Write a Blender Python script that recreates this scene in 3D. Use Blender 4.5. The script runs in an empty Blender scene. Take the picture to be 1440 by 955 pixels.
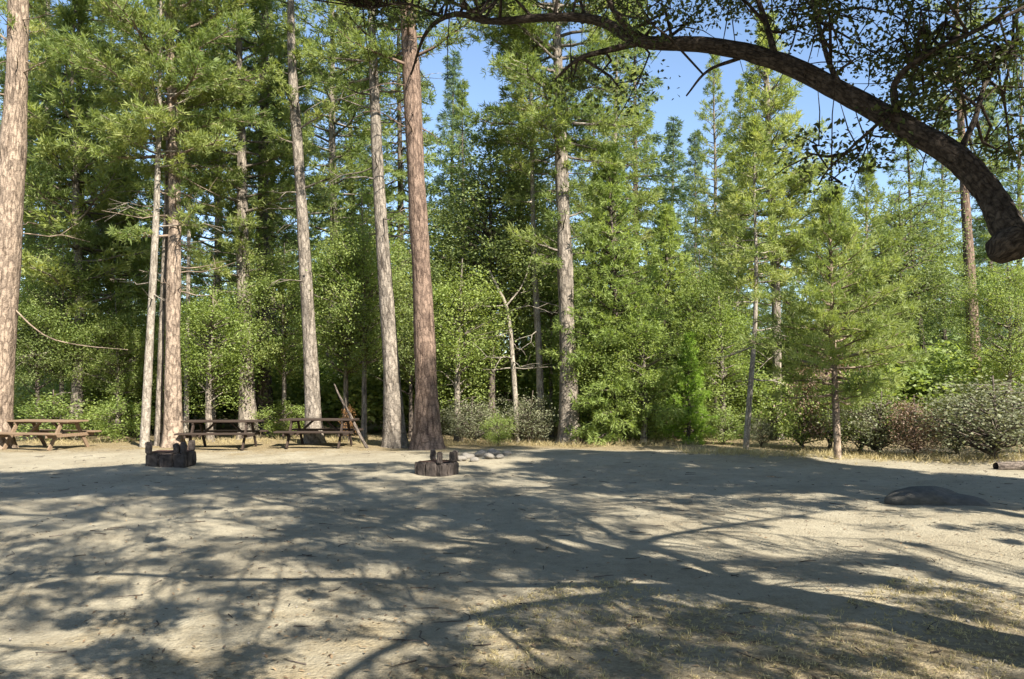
import bpy, bmesh, math, random
import numpy as np
from mathutils import Vector, Matrix

random.seed(11)
RNG = np.random.default_rng(11)
COL = bpy.context.scene.collection
PI = math.pi
CAM_H, FOC, HX, HY = 1.6, 1100.0, 720.0, 545.0     # surveyed camera: eye height, focal length and horizon


def pos(px, py, d):
    """where a sight line at (px, py) meets distance d"""
    return np.array([(px - HX) / FOC * d, d, CAM_H + (HY - py) / FOC * d])


def hgt(x, y):
    x = np.asarray(x, float); y = np.asarray(y, float)
    h = .035 * np.sin(x * .55 + 1.3) * np.sin(y * .43 + .4) + .02 * np.sin(x * 1.3 + y * .7) + .012 * np.sin(x * 2.9 - y * 2.1)
    h = h * np.clip((np.hypot(x, y) - 1) / 5, 0.2, 1)
    h = h + .10 * np.exp(-((x - 3.0) / 5.0) ** 2 - ((y - 17.6) / 2.2) ** 2)      # low crest at the far edge of the clearing
    return h


# ------------------------------------------------------------------ mesh helpers
def new_mesh(name, V, faces, mats, tint=None, smooth=False, uv=None, midx=None):
    V = np.asarray(V, np.float32)
    me = bpy.data.meshes.new(name)
    me.vertices.add(len(V)); me.vertices.foreach_set('co', V.ravel())
    faces = [np.asarray(f, np.int32) for f in faces if len(f)]
    tot = np.concatenate([np.full(len(f), f.shape[1], np.int32) for f in faces])
    loops = np.concatenate([f.ravel() for f in faces])
    me.loops.add(len(loops)); me.loops.foreach_set('vertex_index', loops)
    me.polygons.add(len(tot))
    me.polygons.foreach_set('loop_start', np.concatenate([[0], np.cumsum(tot)[:-1]]).astype(np.int32))
    me.polygons.foreach_set('loop_total', tot)
    if smooth: me.polygons.foreach_set('use_smooth', np.ones(len(tot), bool))
    if midx is not None: me.polygons.foreach_set('material_index', np.asarray(midx, np.int32))
    if uv is not None:
        l = me.uv_layers.new(name='UVMap'); l.data.foreach_set('uv', np.asarray(uv, np.float32)[loops].ravel())
    if tint is not None:
        a = me.attributes.new('tint', 'FLOAT', 'FACE'); a.data.foreach_set('value', np.asarray(tint, np.float32))
    for m in (mats if isinstance(mats, (list, tuple)) else [mats]): me.materials.append(m)
    me.update(calc_edges=True)
    return me


def link(name, me, parent=None, loc=None):
    o = bpy.data.objects.new(name, me); COL.objects.link(o)
    if parent is not None: o.parent = parent
    if loc is not None: o.location = loc
    return o


def tag(o, label=None, cat=None, group=None, kind=None):
    if label: o['label'] = label
    if cat: o['category'] = cat
    if group: o['group'] = group
    if kind: o['kind'] = kind
    return o


def empty(name, loc, label, cat, group=None, rz=0):
    o = bpy.data.objects.new(name, None); COL.objects.link(o)
    o.location = loc; o.rotation_euler = (0, 0, rz); o.empty_display_size = .3
    return tag(o, label, cat, group)


def unit(v): return v / (np.linalg.norm(v, axis=-1, keepdims=True) + 1e-9)


def spline(P, R, n):
    """Catmull-Rom through P with radii R, n samples per span"""
    P = np.asarray(P, float); R = np.asarray(R, float)
    Q = np.vstack([2 * P[0] - P[1], P, 2 * P[-1] - P[-2]])
    out, rr = [], []
    for i in range(len(P) - 1):
        p0, p1, p2, p3 = Q[i:i + 4]
        for k in range(n):
            t = k / n
            out.append(.5 * ((2 * p1) + (-p0 + p2) * t + (2 * p0 - 5 * p1 + 4 * p2 - p3) * t * t + (-p0 + 3 * p1 - 3 * p2 + p3) * t ** 3))
            rr.append(R[i] * (1 - t) + R[i + 1] * t)
    out.append(P[-1]); rr.append(R[-1])
    return np.array(out), np.array(rr)


class Tubes:
    """collects tapered tubes into one mesh with bark UVs"""
    def __init__(s): s.V, s.F, s.T, s.UV, s.n = [], [], [], [], 0

    def add(s, P, R, sides=8, rough=0., flare=0., lob=None, rng=RNG):
        P = np.asarray(P, float); R = np.asarray(R, float); m = len(P)
        tan = np.gradient(P, axis=0); tan = unit(tan)
        ref = np.array([0, 1., 0]) if abs(tan[0][1]) < .8 else np.array([1., 0, 0])
        A = []; a = unit(ref - tan[0] * np.dot(ref, tan[0]))
        for i in range(m):
            a = unit(a - tan[i] * np.dot(a, tan[i])); A.append(a)
        A = np.array(A); B = np.cross(tan, A)
        th = np.arange(sides + 1) / sides * 2 * PI
        ct, st = np.cos(th), np.sin(th)
        rad = np.repeat(R[:, None], sides + 1, 1)
        if rough:
            nz = rng.normal(0, 1, (m, sides + 1)); nz[:, -1] = nz[:, 0]
            rad = rad * (1 + rough * nz)
        L = np.concatenate([[0], np.cumsum(np.linalg.norm(np.diff(P, axis=0), axis=1))])
        if flare:
            ph = rng.uniform(0, 6.28)
            rad = rad * (1 + (flare * np.exp(-L / .35))[:, None] * (1 + .45 * np.cos(5 * th + ph))[None])
        vv = P[:, None] + rad[..., None] * (A[:, None] * ct[None, :, None] + B[:, None] * st[None, :, None])
        base = s.n
        s.V.append(vv.reshape(-1, 3)); w = sides + 1
        i, j = np.meshgrid(np.arange(m - 1), np.arange(sides), indexing='ij')
        a0 = base + i * w + j
        s.F.append(np.stack([a0, a0 + 1, a0 + w + 1, a0 + w], -1).reshape(-1, 4))
        r0 = max(R.mean(), .01)
        uo = rng.uniform(0, 50)
        s.UV.append(np.stack([np.broadcast_to(th[None] * r0 + uo, (m, w)), np.broadcast_to(L[:, None] + uo, (m, w))], -1).reshape(-1, 2))
        s.n += m * w
        # end cap
        tip = P[-1] + tan[-1] * R[-1] * .3
        s.V.append(tip[None]); s.UV.append(np.array([[uo, L[-1] + uo]]))
        e = base + (m - 1) * w + np.arange(sides)
        s.T.append(np.stack([e, e + 1, np.full(sides, s.n)], -1)); s.n += 1

    def build(s, name, mat):
        return new_mesh(name, np.concatenate(s.V), [np.concatenate(s.F), np.concatenate(s.T)], mat, smooth=True, uv=np.concatenate(s.UV))


def blades(C, D, size, width, K, rng, spread=.8, up=.15):
    """needle tufts: K thin blades at each centre C about direction D"""
    n = len(C)
    size = np.broadcast_to(size, (n,))
    d = D[:, None] * .7 + rng.normal(0, spread, (n, K, 3)); d[..., 2] += up
    d = unit(d)
    sd = unit(np.cross(d, rng.normal(0, 1, (n, K, 3))))
    ln = size[:, None, None] * rng.uniform(.7, 1.15, (n, K, 1))
    w = width * rng.uniform(.7, 1.3, (n, K, 1))
    c = C[:, None] + rng.normal(0, .12, (n, K, 3)) * size[:, None, None]
    V = np.stack([c - sd * w * .3, c + d * ln * .45 - sd * w * .5, c + d * ln, c + d * ln * .45 + sd * w * .5], 2).reshape(-1, 3)
    F = np.arange(n * K * 4).reshape(-1, 4)
    return V, F


def leaves(C, size, rng, aspect=.62, upb=.5, nrm=None):
    """pointed folded leaves at centres C"""
    n = len(C)
    size = size * rng.uniform(.65, 1.25, (n, 1))
    nn = rng.normal(0, 1, (n, 3)); nn[:, 2] = np.abs(nn[:, 2]) + upb
    nn = unit(nn)
    d = unit(np.cross(nn, rng.normal(0, 1, (n, 3)))); s = np.cross(nn, d)
    V = np.stack([C - d * size * .5, C + s * size * aspect * .5 + nn * size * .08, C + d * size * .5, C - s * size * aspect * .5 + nn * size * .08], 1).reshape(-1, 3)
    return V, np.arange(n * 4).reshape(-1, 4)


# ------------------------------------------------------------------ materials
def nt(name):
    m = bpy.data.materials.new(name); m.use_nodes = True
    t = m.node_tree; t.nodes.clear()
    out = t.nodes.new('ShaderNodeOutputMaterial')
    return m, t, out


def N(t, kind, **kw):
    n = t.nodes.new(kind)
    for k, v in kw.items():
        if k in n.inputs: n.inputs[k].default_value = v
        else: setattr(n, k, v)
    return n


def ramp(t, fac, stops, interp='LINEAR'):
    r = t.nodes.new('ShaderNodeValToRGB'); cr = r.color_ramp; cr.interpolation = interp
    while len(cr.elements) > 1: cr.elements.remove(cr.elements[0])
    for i, (p, c) in enumerate(stops):
        e = cr.elements[0] if i == 0 else cr.elements.new(p)
        e.position = p; e.color = tuple(c) + (1,)
    t.links.new(fac, r.inputs[0]); return r.outputs[0]


def foliage(name, c0, c1, c2, trans=.48, rough=.55):
    """leaf colour varies from leaf clump to leaf clump and plant to plant"""
    m, t, out = nt(name); L = t.links.new
    a = N(t, 'ShaderNodeAttribute', attribute_name='tint')
    oi = N(t, 'ShaderNodeObjectInfo')
    ma = N(t, 'ShaderNodeMath', operation='MULTIPLY_ADD'); L(oi.outputs['Random'], ma.inputs[0]); ma.inputs[1].default_value = .3
    L(a.outputs['Fac'], ma.inputs[2])
    col = ramp(t, ma.outputs[0], [(.1, c0), (.6, c1), (1.15 if False else 1., c2)])
    p = N(t, 'ShaderNodeBsdfPrincipled', Roughness=rough); p.inputs['Specular IOR Level'].default_value = .3
    tr = N(t, 'ShaderNodeBsdfTranslucent')
    L(col, p.inputs['Base Color'])
    mx = N(t, 'ShaderNodeMix', data_type='RGBA', blend_type='MULTIPLY'); mx.inputs[0].default_value = 1
    L(col, mx.inputs[6]); mx.inputs[7].default_value = (1.3, 1.3, .65, 1); L(mx.outputs[2], tr.inputs['Color'])
    ms = N(t, 'ShaderNodeMixShader'); ms.inputs[0].default_value = trans
    L(p.outputs[0], ms.inputs[1]); L(tr.outputs[0], ms.inputs[2]); L(ms.outputs[0], out.inputs[0])
    return m


def bark(name, plate_a, plate_b, fissure, su=12., sv=3.6, bump=.035):
    m, t, out = nt(name); L = t.links.new
    uv = N(t, 'ShaderNodeUVMap'); mp = N(t, 'ShaderNodeMapping'); mp.inputs['Scale'].default_value = (su, sv, 1)
    L(uv.outputs[0], mp.inputs[0])
    nz = N(t, 'ShaderNodeTexNoise', Scale=1.6, Detail=5., Roughness=.7)
    L(mp.outputs[0], nz.inputs['Vector'])
    ad = N(t, 'ShaderNodeMix', data_type='RGBA', blend_type='ADD'); ad.inputs[0].default_value = 2.6
    L(mp.outputs[0], ad.inputs[6]); L(nz.outputs['Color'], ad.inputs[7])
    vo = N(t, 'ShaderNodeTexVoronoi', feature='DISTANCE_TO_EDGE', Scale=1.); L(ad.outputs[2], vo.inputs['Vector'])
    vc = N(t, 'ShaderNodeTexVoronoi', feature='F1', Scale=1.); L(ad.outputs[2], vc.inputs['Vector'])
    big = N(t, 'ShaderNodeTexNoise', Scale=2.2, Detail=6., Roughness=.75)
    L(uv.outputs[0], big.inputs['Vector'])
    sep = N(t, 'ShaderNodeSeparateColor'); L(vc.outputs['Color'], sep.inputs[0])
    av = N(t, 'ShaderNodeMath', operation='ADD'); L(sep.outputs[0], av.inputs[0]); L(big.outputs['Fac'], av.inputs[1])
    pc = ramp(t, av.outputs[0], [(.25, plate_a), (.6, tuple(.5 * (a + b) for a, b in zip(plate_a, plate_b))), (1., plate_b)])
    edge = ramp(t, vo.outputs['Distance'], [(0., (.42, .42, .42)), (.2, (1, 1, 1))])
    bn = N(t, 'ShaderNodeTexNoise', Scale=1.3, Detail=3.); L(mp.outputs[0], bn.inputs['Vector'])
    bk = ramp(t, bn.outputs['Fac'], [(.42, (0, 0, 0)), (.62, (1, 1, 1))])
    lg = N(t, 'ShaderNodeMix', data_type='RGBA', blend_type='LIGHTEN'); lg.inputs[0].default_value = .95; L(edge, lg.inputs[6]); L(bk, lg.inputs[7])
    edge = lg.outputs[2]
    mx = N(t, 'ShaderNodeMix', data_type='RGBA'); L(edge, mx.inputs[0]); mx.inputs[6].default_value = tuple(fissure) + (1,); L(pc, mx.inputs[7])
    fine = N(t, 'ShaderNodeTexNoise', Scale=30., Detail=3.); L(uv.outputs[0], fine.inputs['Vector'])
    fm = N(t, 'ShaderNodeMix', data_type='RGBA', blend_type='OVERLAY'); fm.inputs[0].default_value = .8
    L(mx.outputs[2], fm.inputs[6]); L(fine.outputs['Fac'], fm.inputs[7])
    m2 = N(t, 'ShaderNodeMapping'); m2.inputs['Scale'].default_value = (su * 1.5, sv * .45, 1); L(uv.outputs[0], m2.inputs[0])
    fu = N(t, 'ShaderNodeTexNoise', Scale=1., Detail=5., Roughness=.65, Distortion=.6); L(m2.outputs[0], fu.inputs['Vector'])
    fr = ramp(t, fu.outputs['Fac'], [(.36, (.38, .36, .34)), (.5, (1, 1, 1))])
    fx = N(t, 'ShaderNodeMix', data_type='RGBA', blend_type='MULTIPLY'); fx.inputs[0].default_value = .9; L(fm.outputs[2], fx.inputs[6]); L(fr, fx.inputs[7]); fm = fx
    p = N(t, 'ShaderNodeBsdfPrincipled', Roughness=.95); p.inputs['Specular IOR Level'].default_value = .15
    L(fm.outputs[2], p.inputs['Base Color'])
    b = N(t, 'ShaderNodeBump', Strength=.7, Distance=bump); L(edge, b.inputs['Height']); L(b.outputs[0], p.inputs['Normal'])
    L(p.outputs[0], out.inputs[0]); return m


def rough_mat(name, c0, c1, scale=6., stretch=(1, 1, 1), bump=.01, rough=.9):
    m, t, out = nt(name); L = t.links.new
    tc = N(t, 'ShaderNodeTexCoord'); mp = N(t, 'ShaderNodeMapping'); mp.inputs['Scale'].default_value = stretch
    L(tc.outputs['Object'], mp.inputs[0])
    n1 = N(t, 'ShaderNodeTexNoise', Scale=scale, Detail=6., Roughness=.65); L(mp.outputs[0], n1.inputs['Vector'])
    col = ramp(t, n1.outputs['Fac'], [(.3, c0), (.7, c1)])
    p = N(t, 'ShaderNodeBsdfPrincipled', Roughness=rough); p.inputs['Specular IOR Level'].default_value = .25
    L(col, p.inputs['Base Color'])
    b = N(t, 'ShaderNodeBump', Strength=.8, Distance=bump); L(n1.outputs['Fac'], b.inputs['Height']); L(b.outputs[0], p.inputs['Normal'])
    L(p.outputs[0], out.inputs[0]); return m


def ground_mat():
    m, t, out = nt('dirt'); L = t.links.new
    tc = N(t, 'ShaderNodeTexCoord')
    def noise(s, d=5., r=.6, stretch=None):
        n = N(t, 'ShaderNodeTexNoise', Scale=s, Detail=d, Roughness=r)
        if stretch:
            mp = N(t, 'ShaderNodeMapping'); mp.inputs['Scale'].default_value = stretch
            L(tc.outputs['Object'], mp.inputs[0]); L(mp.outputs[0], n.inputs['Vector'])
        else: L(tc.outputs['Object'], n.inputs['Vector'])
        return n.outputs['Fac']
    dirt = ramp(t, noise(.7, 6., .65), [(.3, DIRT[0]), (.5, DIRT[1]), (.72, DIRT[2])])
    # dry straw and needle litter, thicker towards the near right and under the trees
    sx = N(t, 'ShaderNodeSeparateXYZ'); L(tc.outputs['Object'], sx.inputs[0])
    y1 = N(t, 'ShaderNodeMapRange'); L(sx.outputs['Y'], y1.inputs[0]); y1.inputs[1].default_value = 17.5; y1.inputs[2].default_value = 22.5
    y2 = N(t, 'ShaderNodeMapRange'); L(sx.outputs['Y'], y2.inputs[0]); y2.inputs[1].default_value = 7.5; y2.inputs[2].default_value = 3.5; y2.inputs[4].default_value = .62
    xr = N(t, 'ShaderNodeMapRange'); L(sx.outputs['X'], xr.inputs[0]); xr.inputs[1].default_value = -2.5; xr.inputs[2].default_value = 2.5; xr.inputs[3].default_value = .6
    mu = N(t, 'ShaderNodeMath', operation='MULTIPLY'); L(y2.outputs[0], mu.inputs[0]); L(xr.outputs[0], mu.inputs[1])
    ad = N(t, 'ShaderNodeMath', operation='ADD'); L(y1.outputs[0], ad.inputs[0]); L(mu.outputs[0], ad.inputs[1])
    ns = N(t, 'ShaderNodeMath', operation='MULTIPLY_ADD'); L(noise(1.6, 6., .7), ns.inputs[0]); ns.inputs[1].default_value = 1.3; L(ad.outputs[0], ns.inputs[2])
    lf = N(t, 'ShaderNodeMapRange'); L(ns.outputs[0], lf.inputs[0]); lf.inputs[1].default_value = .85; lf.inputs[2].default_value = 1.25
    lit = ramp(t, noise(24., 4., .7), [(.3, (.10, .075, .045)), (.5, (.22, .175, .10)), (.7, (.36, .29, .17))])
    mx = N(t, 'ShaderNodeMix', data_type='RGBA'); L(lf.outputs[0], mx.inputs[0]); L(dirt, mx.inputs[6]); L(lit, mx.inputs[7])
    # fine grit and small dark crumbs
    gr = ramp(t, noise(55., 3., .7), [(.3, (.62, .6, .58)), (.5, (1, 1, 1)), (.7, (1.0, 1.0, 1.0))])
    m2 = N(t, 'ShaderNodeMix', data_type='RGBA', blend_type='MULTIPLY'); m2.inputs[0].default_value = .75
    L(mx.outputs[2], m2.inputs[6]); L(gr, m2.inputs[7])
    md = ramp(t, noise(7., 5., .7), [(.3, (.74, .73, .72)), (.55, (1, 1, 1))])
    m3 = N(t, 'ShaderNodeMix', data_type='RGBA', blend_type='MULTIPLY'); m3.inputs[0].default_value = .8
    L(m2.outputs[2], m3.inputs[6]); L(md, m3.inputs[7])
    p = N(t, 'ShaderNodeBsdfPrincipled', Roughness=.97); p.inputs['Specular IOR Level'].default_value = .1
    L(m3.outputs[2], p.inputs['Base Color'])
    bs = N(t, 'ShaderNodeMath', operation='ADD'); L(noise(9., 6., .7), bs.inputs[0]); L(noise(40., 3.), bs.inputs[1])
    b = N(t, 'ShaderNodeBump', Strength=.7, Distance=.03); L(bs.outputs[0], b.inputs['Height']); L(b.outputs[0], p.inputs['Normal'])
    L(p.outputs[0], out.inputs[0]); return m


DIRT = [(.23, .20, .142), (.29, .258, .187), (.34, .307, .228)]
M = dict(
    pine=foliage('pine_needles', (.13, .18, .053), (.235, .28, .088), (.335, .355, .122)),
    brightpine=foliage('bright_pine_needles', (.165, .215, .068), (.26, .31, .10), (.35, .38, .14)),
    fir=foliage('fir_needles', (.115, .165, .06), (.19, .245, .09), (.27, .31, .115)),
    bluefir=foliage('blue_fir_needles', (.09, .14, .10), (.15, .21, .15), (.22, .28, .19)),
    cedar=foliage('cedar_sprays', (.165, .225, .06), (.255, .32, .095), (.34, .39, .13)),
    lime=foliage('bright_leaves', (.13, .21, .03), (.21, .32, .05), (.29, .40, .08)),
    broad=foliage('broad_leaves', (.135, .195, .055), (.225, .285, .09), (.32, .36, .13)),
    olive=foliage('olive_leaves', (.135, .175, .065), (.215, .265, .10), (.30, .33, .14)),
    oak=foliage('oak_leaves', (.045, .065, .02), (.075, .10, .03), (.13, .15, .05), trans=.3, rough=.45),
    grey=foliage('grey_green_leaves', (.10, .11, .06), (.17, .18, .105), (.26, .26, .16), trans=.25),
    russet=foliage('russet_leaves', (.14, .09, .06), (.22, .15, .11), (.30, .21, .15), trans=.25),
    dead=foliage('dead_needles', (.20, .10, .04), (.34, .19, .08), (.45, .28, .13), trans=.25),
    straw=foliage('dry_straw', (.25, .20, .10), (.42, .35, .19), (.55, .47, .28), trans=.3),
    litter=foliage('fallen_leaves', (.06, .04, .025), (.18, .12, .07), (.34, .26, .16), trans=.1),
    bark_red=bark('red_pine_bark', (.08, .055, .042), (.205, .145, .108), (.045, .03, .024)),
    bark_tan=bark('tan_pine_bark', (.10, .078, .06), (.285, .22, .165), (.06, .042, .032)),
    bark_grey=bark('grey_pine_bark', (.075, .064, .052), (.245, .21, .17), (.045, .038, .032)),
    bark_dark=bark('dark_bark', (.065, .05, .04), (.14, .115, .095), (.02, .016, .013), 14., 4.5),
    bark_pale=bark('pale_bark', (.15, .13, .105), (.30, .265, .215), (.12, .10, .08), 16., 5., .015),
    bark_oak=bark('oak_bark', (.034, .027, .021), (.085, .069, .055), (.014, .011, .009), 34., 15., .02),
    wood=rough_mat('shade_darkened_wood', (.022, .015, .011), (.055, .038, .028), 5., (.35, 6, 6), .004),  # brown table wood, colour darkened for the shade two tables stand in
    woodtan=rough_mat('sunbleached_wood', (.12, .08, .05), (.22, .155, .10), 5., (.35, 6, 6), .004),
    sooty=rough_mat('sooty_stone', (.02, .016, .014), (.085, .068, .058), 9., bump=.02),
    ash=rough_mat('ash', (.16, .15, .14), (.42, .40, .38), 14., bump=.01),
    iron=rough_mat('rusty_iron', (.03, .02, .016), (.09, .05, .035), 20., bump=.002, rough=.7),
    rock=rough_mat('pale_rock', (.12, .108, .09), (.25, .228, .195), 8., bump=.02),
    boulder=rough_mat('dark_rock', (.05, .05, .044), (.115, .105, .09), 5., bump=.03),
)
M['ground'] = ground_mat()


# ------------------------------------------------------------------ ground
def axis(lo, hi, fine_lo, fine_hi, step, grow=1.22):
    a = list(np.arange(fine_lo, fine_hi + 1e-6, step)); s = step
    while a[-1] < hi: s *= grow; a.append(a[-1] + s)
    s = step
    while a[0] > lo: s *= grow; a.insert(0, a[0] - s)
    return np.array(a)


gx, gy = axis(-400, 400, -16, 16, .3), axis(-200, 600, 0, 26, .3)
X, Y = np.meshgrid(gx, gy, indexing='ij')
Z = hgt(X, Y) + RNG.normal(0, .006, X.shape) * (np.hypot(X, Y) < 40)
i, j = np.meshgrid(np.arange(len(gx) - 1), np.arange(len(gy) - 1), indexing='ij')
a0 = i * len(gy) + j; w = len(gy)
g = link('ground', new_mesh('ground', np.stack([X, Y, Z], -1).reshape(-1, 3), [np.stack([a0, a0 + w, a0 + w + 1, a0 + 1], -1).reshape(-1, 4)], M['ground'], smooth=True))
tag(g, 'bare tan dirt clearing dappled by oak shade', 'ground', kind='structure')


# ------------------------------------------------------------------ conifers
class Crown:
    def __init__(s): s.V, s.F, s.T, s.n = [], [], [], 0

    def add(s, V, F, tint):
        s.V.append(V); s.F.append(F + s.n); s.n += len(V); s.T.append(tint)

    def build(s, name, mat): return new_mesh(name, np.concatenate(s.V), [np.concatenate(s.F)], mat, tint=np.concatenate(s.T))


def conifer(tubes, crown, P, R, z0, z1, nbr, Lmax, rng, style='pine', tuft=.20, wid=.026, K=15, dense=1.25, base_len=.75, zmaxL=.25, dead=0, dead_z=None, limb=True):
    """branches with needle tufts round the trunk line P between heights z0 and z1"""
    def at(z): return np.array([np.interp(z, P[:, 2], P[:, k]) for k in range(3)])
    def rad(z): return np.interp(z, P[:, 2], R)
    ga = rng.uniform(0, 6.28)
    for b in range(nbr):
        u = ((b + rng.uniform(0, 1)) / nbr) ** .9
        z = z0 + (z1 - z0) * u
        prof = (base_len + (1 - base_len) * min(1, u / zmaxL)) if u < zmaxL else max(.08, 1 - (u - zmaxL) / (1 - zmaxL)) ** .8
        L = Lmax * prof * rng.uniform(.6, 1.1)
        ga += 2.39996 + rng.normal(0, .35)
        el = {'pine': -.12 + .75 * u, 'fir': -.28 + .6 * u, 'cedar': -.25 + .8 * u}[style] + rng.normal(0, .14)
        dr = np.array([math.cos(ga) * math.cos(el), math.sin(ga) * math.cos(el), math.sin(el)])
        bend = np.array([0, 0, {'pine': .16, 'fir': -.12, 'cedar': .10}[style] * L])
        ss = np.linspace(0, 1, 6)
        st = at(z)
        BP = st + dr * L * ss[:, None] + bend * (ss ** 2)[:, None] + rng.normal(0, .03 * L, (6, 3)) * ss[:, None]
        if limb: tubes.add(BP, np.linspace(min(.5 * rad(z), .018 + .016 * L), .006, 6), 4, rng=rng)
        side = unit(np.cross(dr, [0, 0, 1.]))
        ntw = max(4, int(L * 5.5 * dense))
        C, D = [], []
        for k in range(ntw):
            s = (.25 if style == 'pine' else .12) + (.75 if style == 'pine' else .88) * (k + rng.uniform(0, 1)) / ntw
            bp = BP[0] * 0 + np.array([np.interp(s, ss, BP[:, q]) for q in range(3)])
            tl = L * (.42 * (1 - s) + .16) * rng.uniform(.5, 1.1)
            sg = 1 if k % 2 else -1
            td = unit(dr * .75 + side * sg * rng.uniform(.35, 1.) + np.array([0, 0, {'pine': rng.uniform(-.1, .5), 'fir': rng.uniform(-.45, .1), 'cedar': rng.uniform(-.4, .35)}[style]]))
            nt_ = max(2, int(tl / (tuft * .62)))
            for q in range(nt_):
                f = (q + 1) / nt_
                C.append(bp + td * tl * f + rng.normal(0, .05, 3)); D.append(td)
            if limb and tl > .35: tubes.add(np.array([bp, bp + td * tl * .5, bp + td * tl]), np.array([.012, .009, .004]), 3, rng=rng)
        C.append(BP[-1]); D.append(dr)
        C = np.array(C); D = np.array(D)
        V, F = blades(C, D, tuft * rng.uniform(.85, 1.15), wid, K, rng, spread=.62 if style == 'pine' else .5, up=.22 if style == 'pine' else -.05)
        tb = rng.uniform(.1, .6)
        crown.add(V, F, np.repeat(np.clip(tb + rng.normal(0, .14, len(C)), 0, .85), K))
    for k in range(dead):
        z = rng.uniform(*dead_z); a = rng.uniform(0, 6.28); L = rng.uniform(.5, 1.9); el = rng.uniform(-.35, .25)
        dr = np.array([math.cos(a) * math.cos(el), math.sin(a) * math.cos(el), math.sin(el)])
        ss = np.linspace(0, 1, 5); BP = at(z) + dr * L * ss[:, None] + rng.normal(0, .06 * L, (5, 3)) * ss[:, None]
        tubes.add(BP, np.linspace(.022, .005, 5), 4, rng=rng)
        for q in range(2):
            b0 = BP[2 + q]; td = unit(dr + rng.normal(0, .6, 3)); tubes.add(np.array([b0, b0 + td * L * .2, b0 + td * L * .4 + [0, 0, -.05]]), np.array([.01, .007, .003]), 3, rng=rng)


BASES = []


def hero(name, label, cat, pts, wpx, d, barkm, leafm=None, z_lo=None, top=None, group=None, lean_d=0., crowns=(), dead=0, dead_py=(500, 250), sides=18, flare=.45, seed=0, twigs=()):
    """a tree standing at distance d; pts run up the trunk, wpx is its apparent thickness there"""
    rng = np.random.default_rng(1000 + seed)
    W = np.array([pos(px, py, d) for px, py in pts]); W[:, 1] += rng.normal(0, .05, len(W)).cumsum()
    Rr = np.array(wpx) * .41 / FOC * d
    gz = float(hgt(W[0][0], d)) - .06
    base = np.array([W[0][0], d, gz])
    W[0][2] = gz; Rr = Rr.copy()
    if top:                                                    # carry the stem on to its full height
        dv = unit(W[-1] - W[-2]); dv = dv * .5 + np.array([0, 0, .5]); dv /= dv[2]
        W = np.vstack([W, W[-1] + dv * (top - W[-1][2])]); Rr = np.append(Rr, .03)
    P, R = spline(W - base, Rr, 14)
    R = R * (1 + .05 * np.interp(np.arange(len(R)), np.arange(0, len(R) + 6, 6), rng.normal(0, 1, len(np.arange(0, len(R) + 6, 6)))))
    o = empty(name, base, label, cat, group)
    tb = Tubes(); tb.add(P, R, sides, rough=.018, flare=flare, rng=rng)
    cr = Crown()
    for c in crowns:
        c = dict(c); z0 = pos(0, c.pop('lo'), d)[2] - gz; hi = c.pop('hi', None)
        z1 = (pos(0, hi, d)[2] - gz) if hi is not None else P[-1][2] * .99
        conifer(tb, cr, P, R, z0, z1, rng=rng, **c)
    if dead:
        z_a, z_b = pos(0, dead_py[0], d)[2], pos(0, dead_py[1], d)[2]
        conifer(tb, cr, P, R, 0, 1, 0, 1, rng, dead=dead, dead_z=(z_a, z_b))
    for tw, r in twigs:
        q = np.array([pos(px, py, d + dd) for px, py, dd in tw]) - base
        q, rr = spline(q, np.linspace(r, r * .3, len(q)), 5); tb.add(q, rr, 5, rng=rng)
    link('trunk', tb.build('trunk', M[barkm]), o)
    if cr.V: link('crown', cr.build('crown', M[leafm]), o)
    BASES.append(o); return o


PINE = dict(style='pine')
hero('pine_tree', 'thick orange tan pine trunk cut by the left edge of the photo', 'tree',
     [(-12, 632), (0, 470), (12, 300), (20, 150), (27, 0)], [52, 48, 44, 36, 30], 20.5, 'bark_tan', 'pine', top=24, seed=1,
     crowns=[dict(lo=-40, nbr=60, Lmax=3.2), dict(lo=180, hi=-40, nbr=9, Lmax=1.4, base_len=1)], dead=10, dead_py=(330, 20),
     twigs=[([(10, 425, 0), (60, 470, .2), (110, 485, .3), (180, 492, .3)], .025), ([(15, 60, 0), (-20, 40, 0), (-60, 70, 0)], .03)])
hero('pine_tree', 'tallest straight trunk of the pale pine cluster beside the left fire pit', 'tree',
     [(243, 630), (245, 450), (246, 300), (243, 160), (240, 30)], [29, 24, 21, 17, 14], 21.0, 'bark_tan', 'pine', top=19, seed=2,
     crowns=[dict(lo=235, nbr=95, Lmax=3.0), dict(lo=350, hi=235, nbr=12, Lmax=1.5, base_len=1)], dead=22, dead_py=(420, 170))
hero('pine_tree', 'slim pale pine stem leftmost in the cluster by the left fire pit', 'tree',
     [(204, 632), (212, 480), (221, 340), (226, 220)], [15, 12, 11, 9], 20.8, 'bark_pale', 'pine', top=12, seed=3, flare=.15,
     crowns=[dict(lo=240, nbr=40, Lmax=1.8)], dead=5, dead_py=(420, 260))
hero('pine_tree', 'slim grey stem between two thicker pale trunks by the left fire pit', 'tree',
     [(222, 631), (227, 480), (232, 340), (236, 200)], [11, 10, 9, 7], 21.3, 'bark_grey', 'pine', top=13, seed=4, flare=.15,
     crowns=[dict(lo=200, nbr=35, Lmax=1.6)], dead=4, dead_py=(420, 260))
hero('pine_tree', 'thin silvery stem just right of the pale pine cluster', 'tree',
     [(262, 618), (264, 500), (266, 400), (268, 250)], [9, 8, 7, 5], 24.0, 'bark_pale', 'pine', top=13, seed=5, flare=.1,
     crowns=[dict(lo=300, nbr=40, Lmax=1.6)], dead=5, dead_py=(480, 330))
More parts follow.
